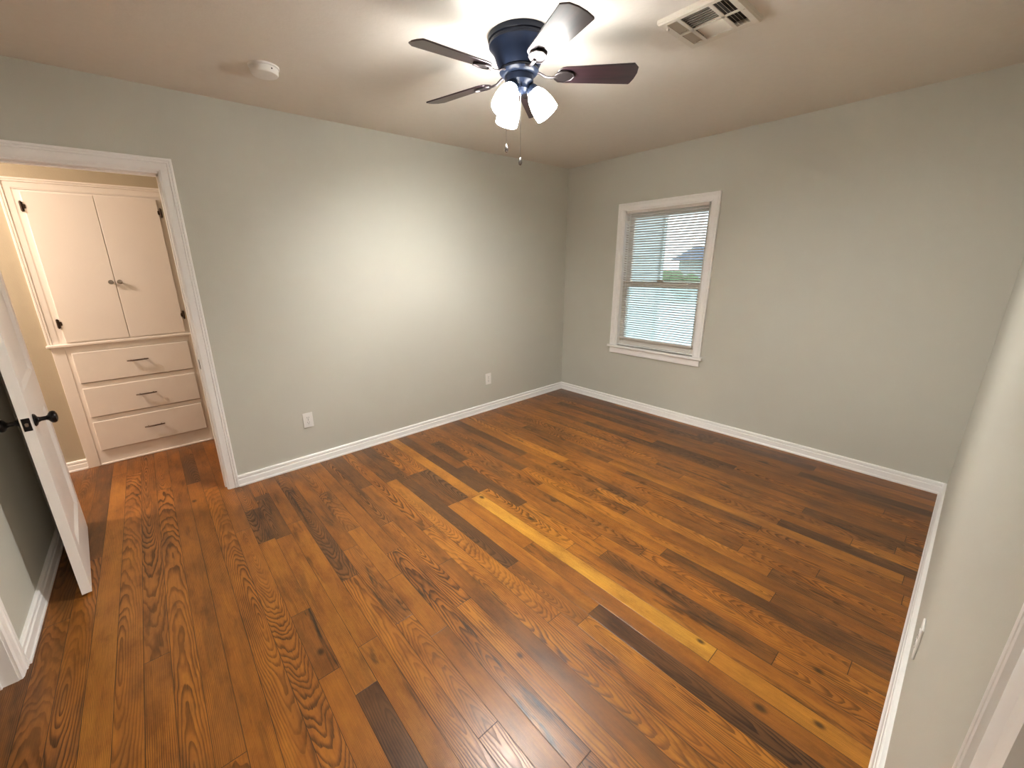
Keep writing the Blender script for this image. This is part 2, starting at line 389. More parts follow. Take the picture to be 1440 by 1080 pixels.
# boards seen clearly: column -> list of (y_start, y_end, tone 0..2, streak)
KNOWN = {
    -17: [(0.79, -2.2, 1.16, .1)], -16: [(0.73, -1.9, .98, .2)], -18: [(1.2, -.35, .60, .4), (-.35, -2.6, .92, .3)],
    -12: [(1.2, 0.735, .6, .2), (0.735, 0.26, .36, .1), (0.26, -2.8, .92, .3)],
    -10: [(1.2, -0.60, .86, .2), (-0.60, -5.2, .98, .2)], -11: [(1.2, 0.1, .8, .3), (0.1, -2.4, .95, .1), (-2.4, -5.2, 1.0, .3)],
    -13: [(1.2, -1.9, .88, .4), (-1.9, -5.2, .95, .3)], -14: [(1.2, 0.3, .9, .2), (0.3, -2.6, .96, .4)], -15: [(1.2, -1.3, .85, .4), (-1.3, -5.2, .92, .3)],
    -19: [(1.2, -0.8, .66, .3), (-0.8, -5.2, .86, .3)], -20: [(1.2, -1.6, .70, .3), (-1.6, -5.2, .80, .5)],
    -9: [(0.3, -0.40, .80, .6), (-0.40, -0.80, .52, .9), (-0.80, -1.445, 1.0, .3), (-1.445, -1.813, .80, 1.0), (-1.813, -2.9, 1.05, .1)],
    -8: [(0.0, -0.25, .95, .2), (-0.25, -0.305, .35, .1), (-0.305, -0.82, .55, .9), (-0.82, -1.958, 1.02, .3), (-1.958, -3.2, .42, .5)],
    -7: [(0.0, -0.72, .78, .5), (-0.72, -1.78, 1.05, .5), (-1.78, -3.2, 1.10, .6)],
    -6: [(0.0, -1.385, .62, .9), (-1.385, -2.5, 1.0, .3)],
    -5: [(0.0, -1.17, .80, .6), (-1.17, -1.78, .85, 1.0), (-1.78, -2.353, .95, .2), (-2.353, -3.2, .9, .2)],
    -4: [(0.0, -.5, .8, .5), (-.5, -1.02, .8, .6), (-1.02, -1.525, 1.08, .3), (-1.525, -1.932, 1.06, .1), (-1.932, -3.2, .90, .1)],
    -3: [(0.0, -1.345, .92, .4), (-1.345, -2.61, .86, 1.0), (-2.61, -3.2, .8, .3)],
    -2: [(0.0, -1.1, .70, .6), (-1.1, -1.875, .95, .2), (-1.875, -3.2, 1.15, .4)],
    -1: [(0.0, -.62, .55, .8), (-.62, -1.6, .9, .4), (-1.6, -3.2, .72, .1)],
    0: [(0.0, -1.3, 1.0, .4), (-1.3, -3.2, 1.12, .5)],
    1: [(0.0, -0.66, .62, .6), (-0.66, -2.2, 1.15, .3), (-2.2, -3.2, 1.0, .8)],
    2: [(0.0, -0.58, .5, .5), (-0.58, -0.72, .52, .8), (-0.72, -1.845, .40, .3), (-1.845, -2.29, .78, .1), (-2.29, -3.2, 1.2, .2)],
    3: [(0.0, -0.68, .95, .2), (-0.68, -1.19, .62, .9), (-1.19, -2.285, 1.12, .3), (-2.285, -3.2, .42, .5)],
    4: [(0.0, -0.687, .95, .1), (-0.687, -1.195, .48, .4), (-1.195, -1.793, 1.0, .1), (-1.793, -3.2, .95, .6)],
    5: [(0.0, -1.22, 1.30, .0), (-1.22, -2.72, 1.72, .0), (-2.72, -3.2, 1.42, .1)],  # one board in three tones; the bright middle paints in the fan light
    6: [(0.0, -0.516, .50, .5), (-0.516, -1.195, .42, .4), (-1.195, -1.95, 1.22, .2), (-1.95, -3.2, 1.0, .8)],
    7: [(0.0, -0.83, .78, .4), (-0.83, -1.49, .45, .5), (-1.49, -2.1, 1.12, .5), (-2.1, -2.88, .62, 1.0), (-2.88, -3.2, .95, .1)],
    8: [(0.0, -0.32, .9, .2), (-0.32, -0.755, .42, .4), (-0.755, -2.0, .88, .4), (-2.0, -3.2, 1.05, .4)],
    10: [(0.0, -1.4, .85, .3), (-1.4, -2.3, 1.1, .3), (-2.3, -3.2, .62, .9)],
    11: [(0.0, -0.6, .8, .3), (-0.6, -1.16, .55, 1.0), (-1.16, -2.775, 1.1, .3), (-2.775, -3.2, .6, .2)],
    14: [(0.0, -1.245, 1.05, .2), (-1.245, -2.0, .60, .2), (-2.0, -2.55, .8, 1.0), (-2.55, -3.2, 1.0, .1)],
    24: [(0.0, -0.9, .7, .4), (-0.9, -2.1, .48, .9), (-2.1, -3.2, .75, .3)],
    27: [(0.0, -0.35, .8, .3), (-0.35, -1.5, .50, .8), (-1.5, -3.2, .72, .4)],
    29: [(0.0, -0.7, .62, .5), (-0.7, -1.9, .42, .6), (-1.9, -3.2, .72, .2)],
    31: [(0.0, -1.6, .5, .5), (-1.6, -3.2, .65, .3)],
}
def build_floor():
    rnd = random.Random(11)
    bm = bmesh.new()
    lb = bm.loops.layers.float_vector.new('bc'); lp = bm.loops.layers.float_vector.new('bp'); le = bm.loops.layers.float_vector.new('be')
    k0 = math.floor((-6.3 - X0) / PITCH); k1 = math.ceil((T - X0) / PITCH)
    def quad(xa, xb, ya, yb, ea, eb, sa, sb, d):
        """one half strip: ea/eb distance to the side seam at xa/xb; sa/sb distance to the end joint at ya/yb"""
        vs = [bm.verts.new((xa, ya, 0)), bm.verts.new((xb, ya, 0)), bm.verts.new((xb, yb, 0)), bm.verts.new((xa, yb, 0))]
        f = bm.faces.new(vs)
        for lo, (x, y, e, s_) in zip(f.loops, ((xa, ya, ea, sa), (xb, ya, eb, sa), (xb, yb, eb, sb), (xa, yb, ea, sb))):
            lo[lb] = (x - d['pith'], y - d['off'], d['seed']); lo[lp] = (d['slope'], d['freq'], d['tone']); lo[le] = (e, s_, d['streak'])
    for k in range(k0, k1):
        xa = X0 + k * PITCH; xb = xa + PITCH; xm = (xa + xb) / 2
        rows = []
        if k in KNOWN:
            rows = list(KNOWN[k]); top = rows[0][0]; bot = rows[-1][1]
        else: top = bot = None
        y = 1.2 if top is None else top
        # random strips above / below the known ones
        def rand_rows(y_from, y_to, phase):
            out = []; y = y_from; first = True
            while y > y_to:
                ln = rnd.uniform(0.45, 1.7) * (phase if first else 1); first = False
                yn = max(y - ln, y_to)
                if yn - y_to < 0.25: yn = y_to
                tone = rnd.gauss(0.90, 0.16)
                if rnd.random() < 0.16: tone = rnd.uniform(0.45, 0.62)
                if xm > -0.75: tone *= 0.86
                out.append((y, yn, max(.4, min(1.3, tone)), rnd.choice((.0, .1, .2, .5, .9)))); y = yn
            return out
        if top is None: rows = rand_rows(1.2, -5.2, rnd.uniform(.3, 1))
        else:
            if top < 1.19: rows = rand_rows(1.2, top, 1) + rows
            rows = rows + rand_rows(rows[-1][1], -5.2, 1)
        for (y0, y1, tone, st) in rows:
            plain = rnd.random() < 0.55
            d = dict(seed=rnd.uniform(0, 40), tone=tone, streak=st,
                     pith=xm + (rnd.uniform(-.03, .03) if plain else rnd.choice((-1, 1)) * rnd.uniform(.08, .25)),
                     off=rnd.uniform(min(y0, y1), max(y0, y1)) + rnd.uniform(-.5, .5), slope=rnd.choice((-1, 1)) * (rnd.uniform(.05, .13) if plain else rnd.uniform(0, .03)),
                     freq=rnd.uniform(110, 215) if plain else rnd.uniform(170, 300))
            if k == 5: d['pith'] = xm + .3; d['freq'] = 240
            ym = (y0 + y1) / 2; hl = abs(y0 - y1) / 2
            for (ya, yb, sa, sb) in ((y1, ym, 0, hl), (ym, y0, hl, 0)):
                quad(xa, xm, ya, yb, 0, PITCH / 2, sa, sb, d); quad(xm, xb, ya, yb, PITCH / 2, 0, sa, sb, d)
    me = bpy.data.meshes.new('floor'); bm.to_mesh(me); bm.free()
    me.materials.append(floor_mat())
    o = bpy.data.objects.new('floor', me); C.objects.link(o)
    tag(o, 'stained oak strip floor running through the room and hallway', 'floor', kind='structure')
    return o
build_floor()
b = MB(); b.box((-6.4, -5.3, -0.12), (T, 1.75, -0.004)); struct(b, 'floor_slab', M['bark'], 'subfloor under the oak strips', 'floor')

# ------------------------------------------------------------------ mouldings
BB = [(0, 0), (0, 0.0165 + .009), (0.010, 0.0255), (0.017, 0.0215), (0.049, 0.0185), (0.054, 0.0120), (0.058, 0.0115), (0.061, 0.0165), (0.074, 0.0150), (0.0787, 0.0105), (0.0787, 0)]
def base(name, P, Q, n, label, m0=('b', 1), m1=('b', 1), parent=None):
    b = MB(); b.mould(P, Q, (0, 0, 1), n, BB, m0, m1)
    return struct(b, name, M['trim'], label, 'baseboard')
CW = 0.070
base('baseboard_north', (DX1 + CW - .001, 0, 0), (0, 0, 0), (0, -1, 0), 'white baseboard below the two outlets', 0.0, ('b', 1))
base('baseboard_east', (0, 0, 0), (0, -W, 0), (-1, 0, 0), 'white baseboard under the window')
base('baseboard_south', (0, -W, 0), (CX1 + 0.085, -W, 0), (0, 1, 0), 'white baseboard along the near right wall', ('b', 1), 0.0)
base('baseboard_west', (-L, EY1 + CW, 0), (-L, 0, 0), (1, 0, 0), 'white baseboard behind the open door', 0.0, 0.0)
base('baseboard_west_south', (-L, -W, 0), (-L, EY0 - CW, 0), (1, 0, 0), 'white baseboard south of the west doorway', 0.0, 0.0)
base('baseboard_hallway', (-6.2, HY, 0), (-4.323, HY, 0), (0, -1, 0), 'white baseboard left of the linen cabinet', 0.0, 0.0)
base('baseboard_hallway_east', (-3.437, HY, 0), (-2.4, HY, 0), (0, -1, 0), 'white baseboard right of the linen cabinet', 0.0, 0.0)

CP = [(0, 0), (0, 0.0165), (0.003, 0.019), (0.012, 0.019), (0.0145, 0.0145), (0.017, 0.019), (0.0245, 0.019), (0.028, 0.0135), (0.030, 0.0155), (0.060, 0.0145), (0.064, 0.0125), (0.070, 0.0105), (0.070, 0)]
def casing(name, p0, p1, ax, n, top, label, w=0.070, jamb=T, left=True, right=True, back=True, skip_jamb=False):
    """door trim: ax = direction along the wall, n = into the room. p0,p1 = opening sides on the wall plane at z=0"""
    b = MB(); p0 = Vector(p0); p1 = Vector(p1); ax = Vector(ax); n = Vector(n); up = Vector((0, 0, 1))
    sc = w / 0.070; pr = [(a * sc, c) for a, c in CP]; rv = 0.006
    top = top + rv
    o0 = p0 - ax * (w + 0) + ax * -rv + ax * rv; o1 = p1 + ax * w
    o0 = p0 - ax * w
    tz = up * (top + w)
    if left: b.mould(o0, o0 + tz, ax, n, pr, 0.0, 1.0)
    if right: b.mould(o1, o1 + tz, -ax, n, pr, 0.0, 1.0)
    b.mould(o0 + tz, o1 + tz, -up, n, pr, 1.0, 1.0)
    # jamb lining and door stop
    d = -n * jamb
    def lin(a, c): 
        lo = Vector([min(x, y) for x, y in zip(a, c)]); hi = Vector([max(x, y) for x, y in zip(a, c)]); b.box(lo, hi)
    j = 0.016
    lin(p0 - ax * j + n * .002, p0 + ax * .003 + d - n * .002 + up * (top - rv)); lin(p1 - ax * .003 + n * .002, p1 + ax * j + d - n * .002 + up * (top - rv))
    lin(p0 - ax * j + n * .002 + up * (top - rv - .003), p1 + ax * j + d - n * .002 + up * (top + j - rv))
    if not skip_jamb:
        s0 = n * -0.040; s1 = n * -0.078
        lin(p0 + s0, p0 + ax * 0.011 + s1 + up * (top - rv)); lin(p1 + s0, p1 - ax * 0.011 + s1 + up * (top - rv)); lin(p0 + s0 + up * (top - rv - .011), p1 + s1 + up * (top - rv))
    return struct(b, name, M['trim'], label, 'door trim')
t1 = casing('trim_1', (DX0, 0, 0), (DX1, 0, 0), (1, 0, 0), (0, -1, 0), DH, 'white moulded casing and jamb of the doorway to the hallway')
t1s = MB(); t1s.box((DX1 - 0.0048, -0.001, 0.866), (DX1 + .002, 0.034, 0.926), 0.001); t1s.build('strike_plate', M['black'], t1)
casing('trim_2', (CX1, -W, 0), (CX0, -W, 0), (-1, 0, 0), (0, 1, 0), DH, 'white moulded door casing on the near wall at the bottom right', w=0.085)
casing('trim_3', (-L, EY0, 0), (-L, EY1, 0), (0, 1, 0), (1, 0, 0), DH, 'white door casing at the lower left edge of the photo', w=0.070)

# ------------------------------------------------------------------ open door
def build_door():
    Ld, Td, Hd = 0.706, 0.035, 1.985
    root = empty('door_1', (-4.2560, 0.031, 0.014), math.atan2(-0.703, 0.063))
    # local: x along the leaf from the hinge, y = thickness (+y faces the wall side after rotation?), z up
    tag(root, 'white two panel door standing open with black round knobs', 'door', kind='structure')
    b = MB()
    st = 0.088; y0, y1 = 0.0, -Td
    panels = [(st, 0.205, Ld - st, 0.80), (st, 0.985, Ld - st, Hd - 0.115)]
    def rect(a, z0, c, z1): b.box((a, y1, z0), (c, y0, z1))
    rect(0, 0, st, Hd); rect(Ld - st, 0, Ld, Hd)
    zs = [0, 0.205, 0.80, 0.985, Hd - 0.115, Hd]
    for i in (0, 2, 4): rect(st, zs[i], Ld - st, zs[i + 1])
    for (a, z0, c, z1) in panels:
        b.box((a, y1 + .012, z0), (c, y0 - .012, z1))
        for yy, yi in ((y0, y0 - .012), (y1, y1 + .012)):
            m_ = 0.018
            o_ = [(a, z0), (c, z0), (c, z1), (a, z1)]; i_ = [(a + m_, z0 + m_), (c - m_, z0 + m_), (c - m_, z1 - m_), (a + m_, z1 - m_)]
            for k in range(4):
                k2 = (k + 1) % 4
                b.poly([(o_[k][0], yy, o_[k][1]), (o_[k2][0], yy, o_[k2][1]), (i_[k2][0], yi, i_[k2][1]), (i_[k][0], yi, i_[k][1])])
    me = b.build('door_leaf', M['door'], root)
    zk = 0.859; xk = Ld - 0.060
    for yy, sg in ((y0, 1), (y1, -1)):
        kb = MB(); kb.lathe([(0.0, 0), (0.027, 0), (0.028, .003), (0.024, .008), (0.013, .013), (0.0095, .020), (0.009, .036), (0.012, .042), (0.021, .047), (0.0265, .053), (0.0275, .060), (0.024, .067), (0.014, .0715), (0, .073)], (xk, yy, zk), (0, sg, 0), 24)
        kb.build('door_knob', M['black'], root, smooth=True)
    lb = MB(); lb.box((Ld - .001, y1 + .005, zk - .028), (Ld + .0022, y0 - .005, zk + .028), .001); lp = lb.build('latch_plate', M['black'], root)
    lb = MB(); lb.box((Ld, y1 + .012, zk - .008), (Ld + .009, y0 - .012, zk + .008), .003); tag(lb.build('latch_bolt', M['nickel'], lp), 'grey latch bolt')
    for hz in (0.20, 1.72):
        hb = MB(); hb.lathe([(0.006, 0), (0.006, .09)], (-.006, y1 - .004, hz), (0, 0, 1), 10); hb.box((-.005, y1 - .003, hz), (.03, y1 - .0005, hz + .09))
        hb.build('hinge', M['iron'], root, smooth=True)
    return root
build_door()

# ------------------------------------------------------------------ window
def build_window():
    root = empty('window_1', (0, (WY0 + WY1) / 2, WZ0))
    tag(root, 'white framed sash window on the right wall', 'window', kind='structure')
    cy = (WY0 + WY1) / 2
    off = Vector((0, cy, WZ0))
    def bld(mb, n, m, par=root, **k):
        mb.xf(Matrix.Translation(-off)); return mb.build(n, m, par, **k)
    w = 0.062; pr = [(a * w / 0.070, c) for a, c in CP]
    yl, yr = -0.655, -1.590; zt = 2.017; zs = 0.640
    b = MB()
    b.mould((0, yl, zs), (0, yl, zt), (0, -1, 0), (-1, 0, 0), pr, 0, 1); b.mould((0, yr, zs), (0, yr, zt), (0, 1, 0), (-1, 0, 0), pr, 0, 1)
    b.mould((0, yl, zt), (0, yr, zt), (0, 0, -1), (-1, 0, 0), pr, 1, 1)
    bld(b, 'casing', M['trim'])
    b = MB(); b.box((-.036, yr - .020, zs - .022), (T * .5, yl + .020, zs), .005, 2); bld(b, 'stool', M['trim'])
    b = MB(); b.box((-.016, yr + .002, zs - .085), (0, yl - .002, zs - .022), .003); bld(b, 'apron', M['trim'])
    # jamb liner
    b = MB(); j = .014
    b.box((-.002, WY1 - .003, WZ0), (T + .002, WY1 + j, WZ1 + j)); b.box((-.002, WY0 - j, WZ0), (T + .002, WY0 + .003, WZ1 + j)); b.box((-.002, WY0, WZ1 - .003), (T + .002, WY1, WZ1 + j)); b.box((.03, WY0, WZ0 - .02), (T + .03, WY1, WZ0 + .012))
    bld(b, 'jamb', M['trim'])
    zm = 1.262
    def sash(x, z0, z1, sw, rb, rt, nm):
        b = MB()
        b.box((x, WY0, z0), (x + .032, WY0 + sw, z1), .003); b.box((x, WY1 - sw, z0), (x + .032, WY1, z1), .003)
        b.box((x, WY0 + sw, z0), (x + .032, WY1 - sw, z0 + rb), .003); b.box((x, WY0 + sw, z1 - rt), (x + .032, WY1 - sw, z1), .003)
        s_ = bld(b, nm, M['vinyl'])
        g = MB(); g.box((x + .014, WY0 + sw - .004, z0 + rb - .004), (x + .018, WY1 - sw + .004, z1 - rt + .004)); bld(g, 'glass_pane', M['glass'], s_)
        return s_
    sash(.083, zm - .03, WZ1, .055, .06, .07, 'upper_sash')
    ls = sash(.050, WZ0 + .012, zm + .03, .050, .07, .055, 'lower_sash')
    b = MB(); b.box((.035, cy - .03, zm + .03), (.055, cy + .03, zm + .042), .003); b.box((.03, cy - .008, zm + .036), (.045, cy + .022, zm + .046), .003); bld(b, 'sash_lock', M['nickel'], ls)
    b = MB()
    y0s, y1s, z0s, z1s = WY0 + .01, WY1 - .01, WZ0 + .01, zm
    b.box((.121, y0s, z0s), (.131, y0s + .02, z1s)); b.box((.121, y1s - .02, z0s), (.131, y1s, z1s)); b.box((.121, y0s, z0s), (.131, y1s, z0s + .02)); b.box((.121, y0s, z1s - .02), (.131, y1s, z1s))
    sf = bld(b, 'screen_frame', M['vinyl'])
    b = MB(); b.poly([(.126, y0s + .01, z0s + .01), (.126, y1s - .01, z0s + .01), (.126, y1s - .01, z1s - .01), (.126, y0s + .01, z1s - .01)]); bld(b, 'insect_screen', M['screen'], sf)
build_window()

def build_blind():
    root = empty('window_blind', (0.022, (WY0 + WY1) / 2, 0.70))
    tag(root, 'white horizontal mini blind hanging in the window, slats open', 'blind')
    yc = (WY0 + WY1) / 2; off = Vector((0.022, yc, 0.70))
    def bld(mb, n, m, **k): mb.xf(Matrix.Translation(-off)); return mb.build(n, m, root, **k)
    ya, yb = WY0 + .024, WY1 - .012
    b = MB(); b.box((.008, ya, 1.921), (.036, yb, 1.949), .002); bld(b, 'head_rail', M['slat'])
    b = MB(); b.box((.010, ya + .002, .712), (.036, yb - .002, .730), .004, 2); bld(b, 'bottom_rail', M['slat'])
    b = MB(); z = .752; pit = .0222; n = 0
    tilt = R(-27)
    while z < 1.915:
        prof = []
        for i in range(5):
            t_ = (i / 4 - .5); prof.append((t_ * .025, .0016 * (1 - (2 * t_) ** 2)))
        pts = [(.022 + c * math.cos(tilt) - h * math.sin(tilt), ya + .004, z + c * math.sin(tilt) + h * math.cos(tilt)) for c, h in prof]
        pts += [(p[0], p[1], p[2] - .0005) for p in reversed(pts)]
        b.prism(pts, (0, yb - ya - .008, 0)); z += pit; n += 1
    bld(b, 'slats', M['slat'])
    for yy in (ya + .10, yb - .10):
        b = MB()
        for xx in (.0085, .0355): b.tube([(xx, yy, .725), (xx, yy, 1.925)], .0007, 5)
        b.tube([(.022, yy + .012, .725), (.022, yy + .012, 1.925)], .0008, 5)
        bld(b, 'ladder_cord', M['cord'])
    b = MB(); b.tube([(.004, yb - .045, 1.925), (.002, yb - .046, 1.60), (.001, yb - .047, 1.22)], .003, 6); bld(b, 'tilt_wand', M['cord'], smooth=True)
build_blind()

# ------------------------------------------------------------------ linen cabinet built into the hall wall
def build_cabinet():
    fy = 1.090                       # face plane of the frame
    root = empty('linen_cabinet', (-3.88, fy, 0))
    tag(root, 'white built in linen cabinet with two doors over three drawers', 'cabinet')
    off = Vector((-3.88, fy, 0))
    def bld(mb, n, m=M['cab'], par=root, **k): mb.xf(Matrix.Translation(-off)); return mb.build(n, m, par, **k)
    xl, xr = -4.262, -3.498
    b = MB()                         # carcass behind the wall
    b.box((xl + .002, fy + .004, .02), (xl + .02, 1.60, 2.0)); b.box((xr - .02, fy + .004, .02), (xr - .002, 1.60, 2.0)); b.box((xl + .002, 1.585, .02), (xr - .002, 1.60, 2.0)); b.box((xl + .002, fy + .03, 1.985), (xr - .002, 1.6, 2.0)); b.box((xl + .002, fy + .03, .95), (xr - .002, 1.6, .965))
    bld(b, 'carcass')
    b = MB()                         # face frame
    b.box((xl, fy, 0), (-4.222, fy + .02, 2.005)); b.box((-3.528, fy, 0), (xr, fy + .02, 2.005)); b.box((-4.222, fy, 1.985), (-3.528, fy + .02, 2.005))
    for z0, z1 in ((0.0, .118), (.362, .394), (.632, .666), (.906, .985)): b.box((-4.222, fy, z0), (-3.528, fy + .02, z1))
    b.box((-4.222, fy + .018, .1), (-3.528, fy + .024, 2.0))
    bld(b, 'face_frame')
    b = MB(); b.mould((-4.332, HY, .974), (-4.332, HY, 2.078), (1, 0, 0), (0, -1, 0), [(a, c + .004) if c > 0 else (a, c) for a, c in CP], 0, 1)
    b.mould((-3.428, HY, .974), (-3.428, HY, 2.078), (-1, 0, 0), (0, -1, 0), [(a, c + .004) if c > 0 else (a, c) for a, c in CP], 0, 1)
    b.mould((-4.332, HY, 2.078), (-3.428, HY, 2.078), (0, 0, -1), (0, -1, 0), [(a, c + .004) if c > 0 else (a, c) for a, c in CP], 1, 1)
    bld(b, 'casing')
    b = MB(); b.box((-4.322, HY - .024, 0), (-4.252, HY, .953), .002); bld(b, 'lower_stile'); b = MB(); b.box((-3.508, HY - .024, 0), (-3.438, HY, .953), .002); bld(b, 'lower_stile')
    b = MB(); b.box((-4.340, HY - .044, .953), (-3.420, HY, .974), .005, 2); bld(b, 'ledge')
    b = MB(); b.box((-4.246, fy - .010, 0), (-3.514, fy + .002, .014), .003); bld(b, 'shoe_strip')
    # doors
    for (a, c, kx, hx) in ((-4.234, -3.8805, -3.9045, -4.244), (-3.8780, -3.526, -3.8545, -3.514)):
        b = MB(); b.box((a, fy - .016, .983), (c, fy + .003, 1.995), .0035, 2); d = bld(b, 'cabinet_door')
        b = MB(); b.lathe([(0, 0), (.006, 0), (.006, .010), (.0145, .014), (.016, .020), (.013, .0245), (0, .026)], (kx, fy - .0158, 1.399), (0, -1, 0), 16)
        k_ = b.build('knob', M['nickel'], None, smooth=True); k_.location = -off; k_.parent = d
        for hz in (1.90, 1.122):
            b = MB(); sg = 1 if hx < -4 else -1
            b.box((hx - .0075, fy - .019, hz - .030), (hx + .0075, fy - .0005, hz + .030), .002)
            b.lathe([(.0045, -.034), (.005, -.03), (.005, .03), (.0045, .034)], (hx, fy - .020, hz), (0, 0, 1), 8)
            b.prism([(hx - .004, fy - .0178, hz - .018), (hx + sg * .020, fy - .0178, hz - .012), (hx + sg * .020, fy - .0178, hz + .012), (hx - .004, fy - .0178, hz + .018)], (0, .0022, 0))
            h_ = b.build('hinge', M['iron'], None); h_.location = -off; h_.parent = d
    # drawers
    for z0, z1, zp in ((.672, .904, .804), (.400, .631, .526), (.123, .360, .250)):
        b = MB(); b.box((-4.226, fy - .016, z0), (-3.526, fy + .003, z1), .005, 2); d = bld(b, 'drawer')
        b = MB(); x0, x1 = -3.933, -3.803; xm = (x0 + x1) / 2
        b.tube([(x0, fy - .036, zp), (x0 + .02, fy - .041, zp), (xm, fy - .045, zp), (x1 - .02, fy - .041, zp), (x1, fy - .036, zp)], [.0045, .0052, .006, .0052, .0045], 10)
        for xx in (xm - .042, xm + .042): b.tube([(xx, fy - .0155, zp), (xx, fy - .042, zp)], .0042, 8)
        p_ = b.build('drawer_pull', M['pull'], None, smooth=True); p_.location = -off; p_.parent = d
build_cabinet()

# ------------------------------------------------------------------ outlets
def outlet(loc, rz, label):
    root = empty('wall_outlet', loc, rz)      # local: faces -y
    tag(root, label, 'outlet', 'duplex wall outlets')
    b = MB(); b.box((-.036, -.0062, -.058), (.036, 0, .058), .0028, 2); b.build('face_plate', M['white'], root)
    for sz in (.0195, -.0195):
        b = MB(); n = 20; pts = []
        for i in range(n):
            a = 2 * math.pi * i / n; x = .0172 * math.cos(a); z = .0172 * math.sin(a); z = max(-.0135, min(.0135, z)); pts.append((x, -.0060, sz + z))
        b.prism(pts, (0, -.0022, 0)); r_ = b.build('receptacle', M['white'], root)
        b = MB()
        for xx, hh in ((-.0063, .0048), (.0063, .0040)): b.box((xx - .0011, -.0086, sz + .003 - hh), (xx + .0011, -.0078, sz + .003 + hh))
        b.lathe([(.0026, 0), (.0026, .0008)], (0, -.0078, sz - .0085), (0, -1, 0), 10); b.build('slots', M['slot'], r_)
    b = MB(); b.lathe([(.0032, 0), (.003, .001), (0, .0012)], (0, -.0060, 0), (0, -1, 0), 10); b.build('screw', M['nickel'], root)
outlet((-2.953, 0, .361), 0, 'white duplex outlet nearer the doorway, low on the long wall')
outlet((-1.163, 0, .340), 0, 'white duplex outlet nearer the back corner, low on the long wall')
outlet((-2.058, -W, .325), math.pi, 'white outlet seen edge on above the right hand baseboard')

# ------------------------------------------------------------------ smoke detector
def smoke():
    root = empty('smoke_detector', (-3.062, -0.598, H))
    tag(root, 'round white smoke detector on the ceiling left of the fan', 'smoke detector')
    b = MB(); b.lathe([(0, 0), (.070, 0), (.070, -.007), (.066, -.009), (0, -.009)], seg=40); b.build('mounting_base', M['white'], root, smooth=True)
    b = MB(); b.lathe([(0, -.009), (.0635, -.0095), (.0645, -.012), (.0635, -.030), (.058, -.0365), (.045, -.039), (0, -.0395)], seg=40); b.build('cover', M['white'], root, smooth=True)
    b = MB()
    for i in range(12):
        a = R(30 * i + 8); b.box((.0625, -.010, -.0245), (.0648, .010, -.0222)) if i == -1 else b.xf(Matrix.Identity(4))
    b.box((.0630, -.003, -.024), (.0652, .003, -.018)); o = b.build('test_button', M['slot'], root); o.rotation_euler = (0, 0, R(-72))
smoke()

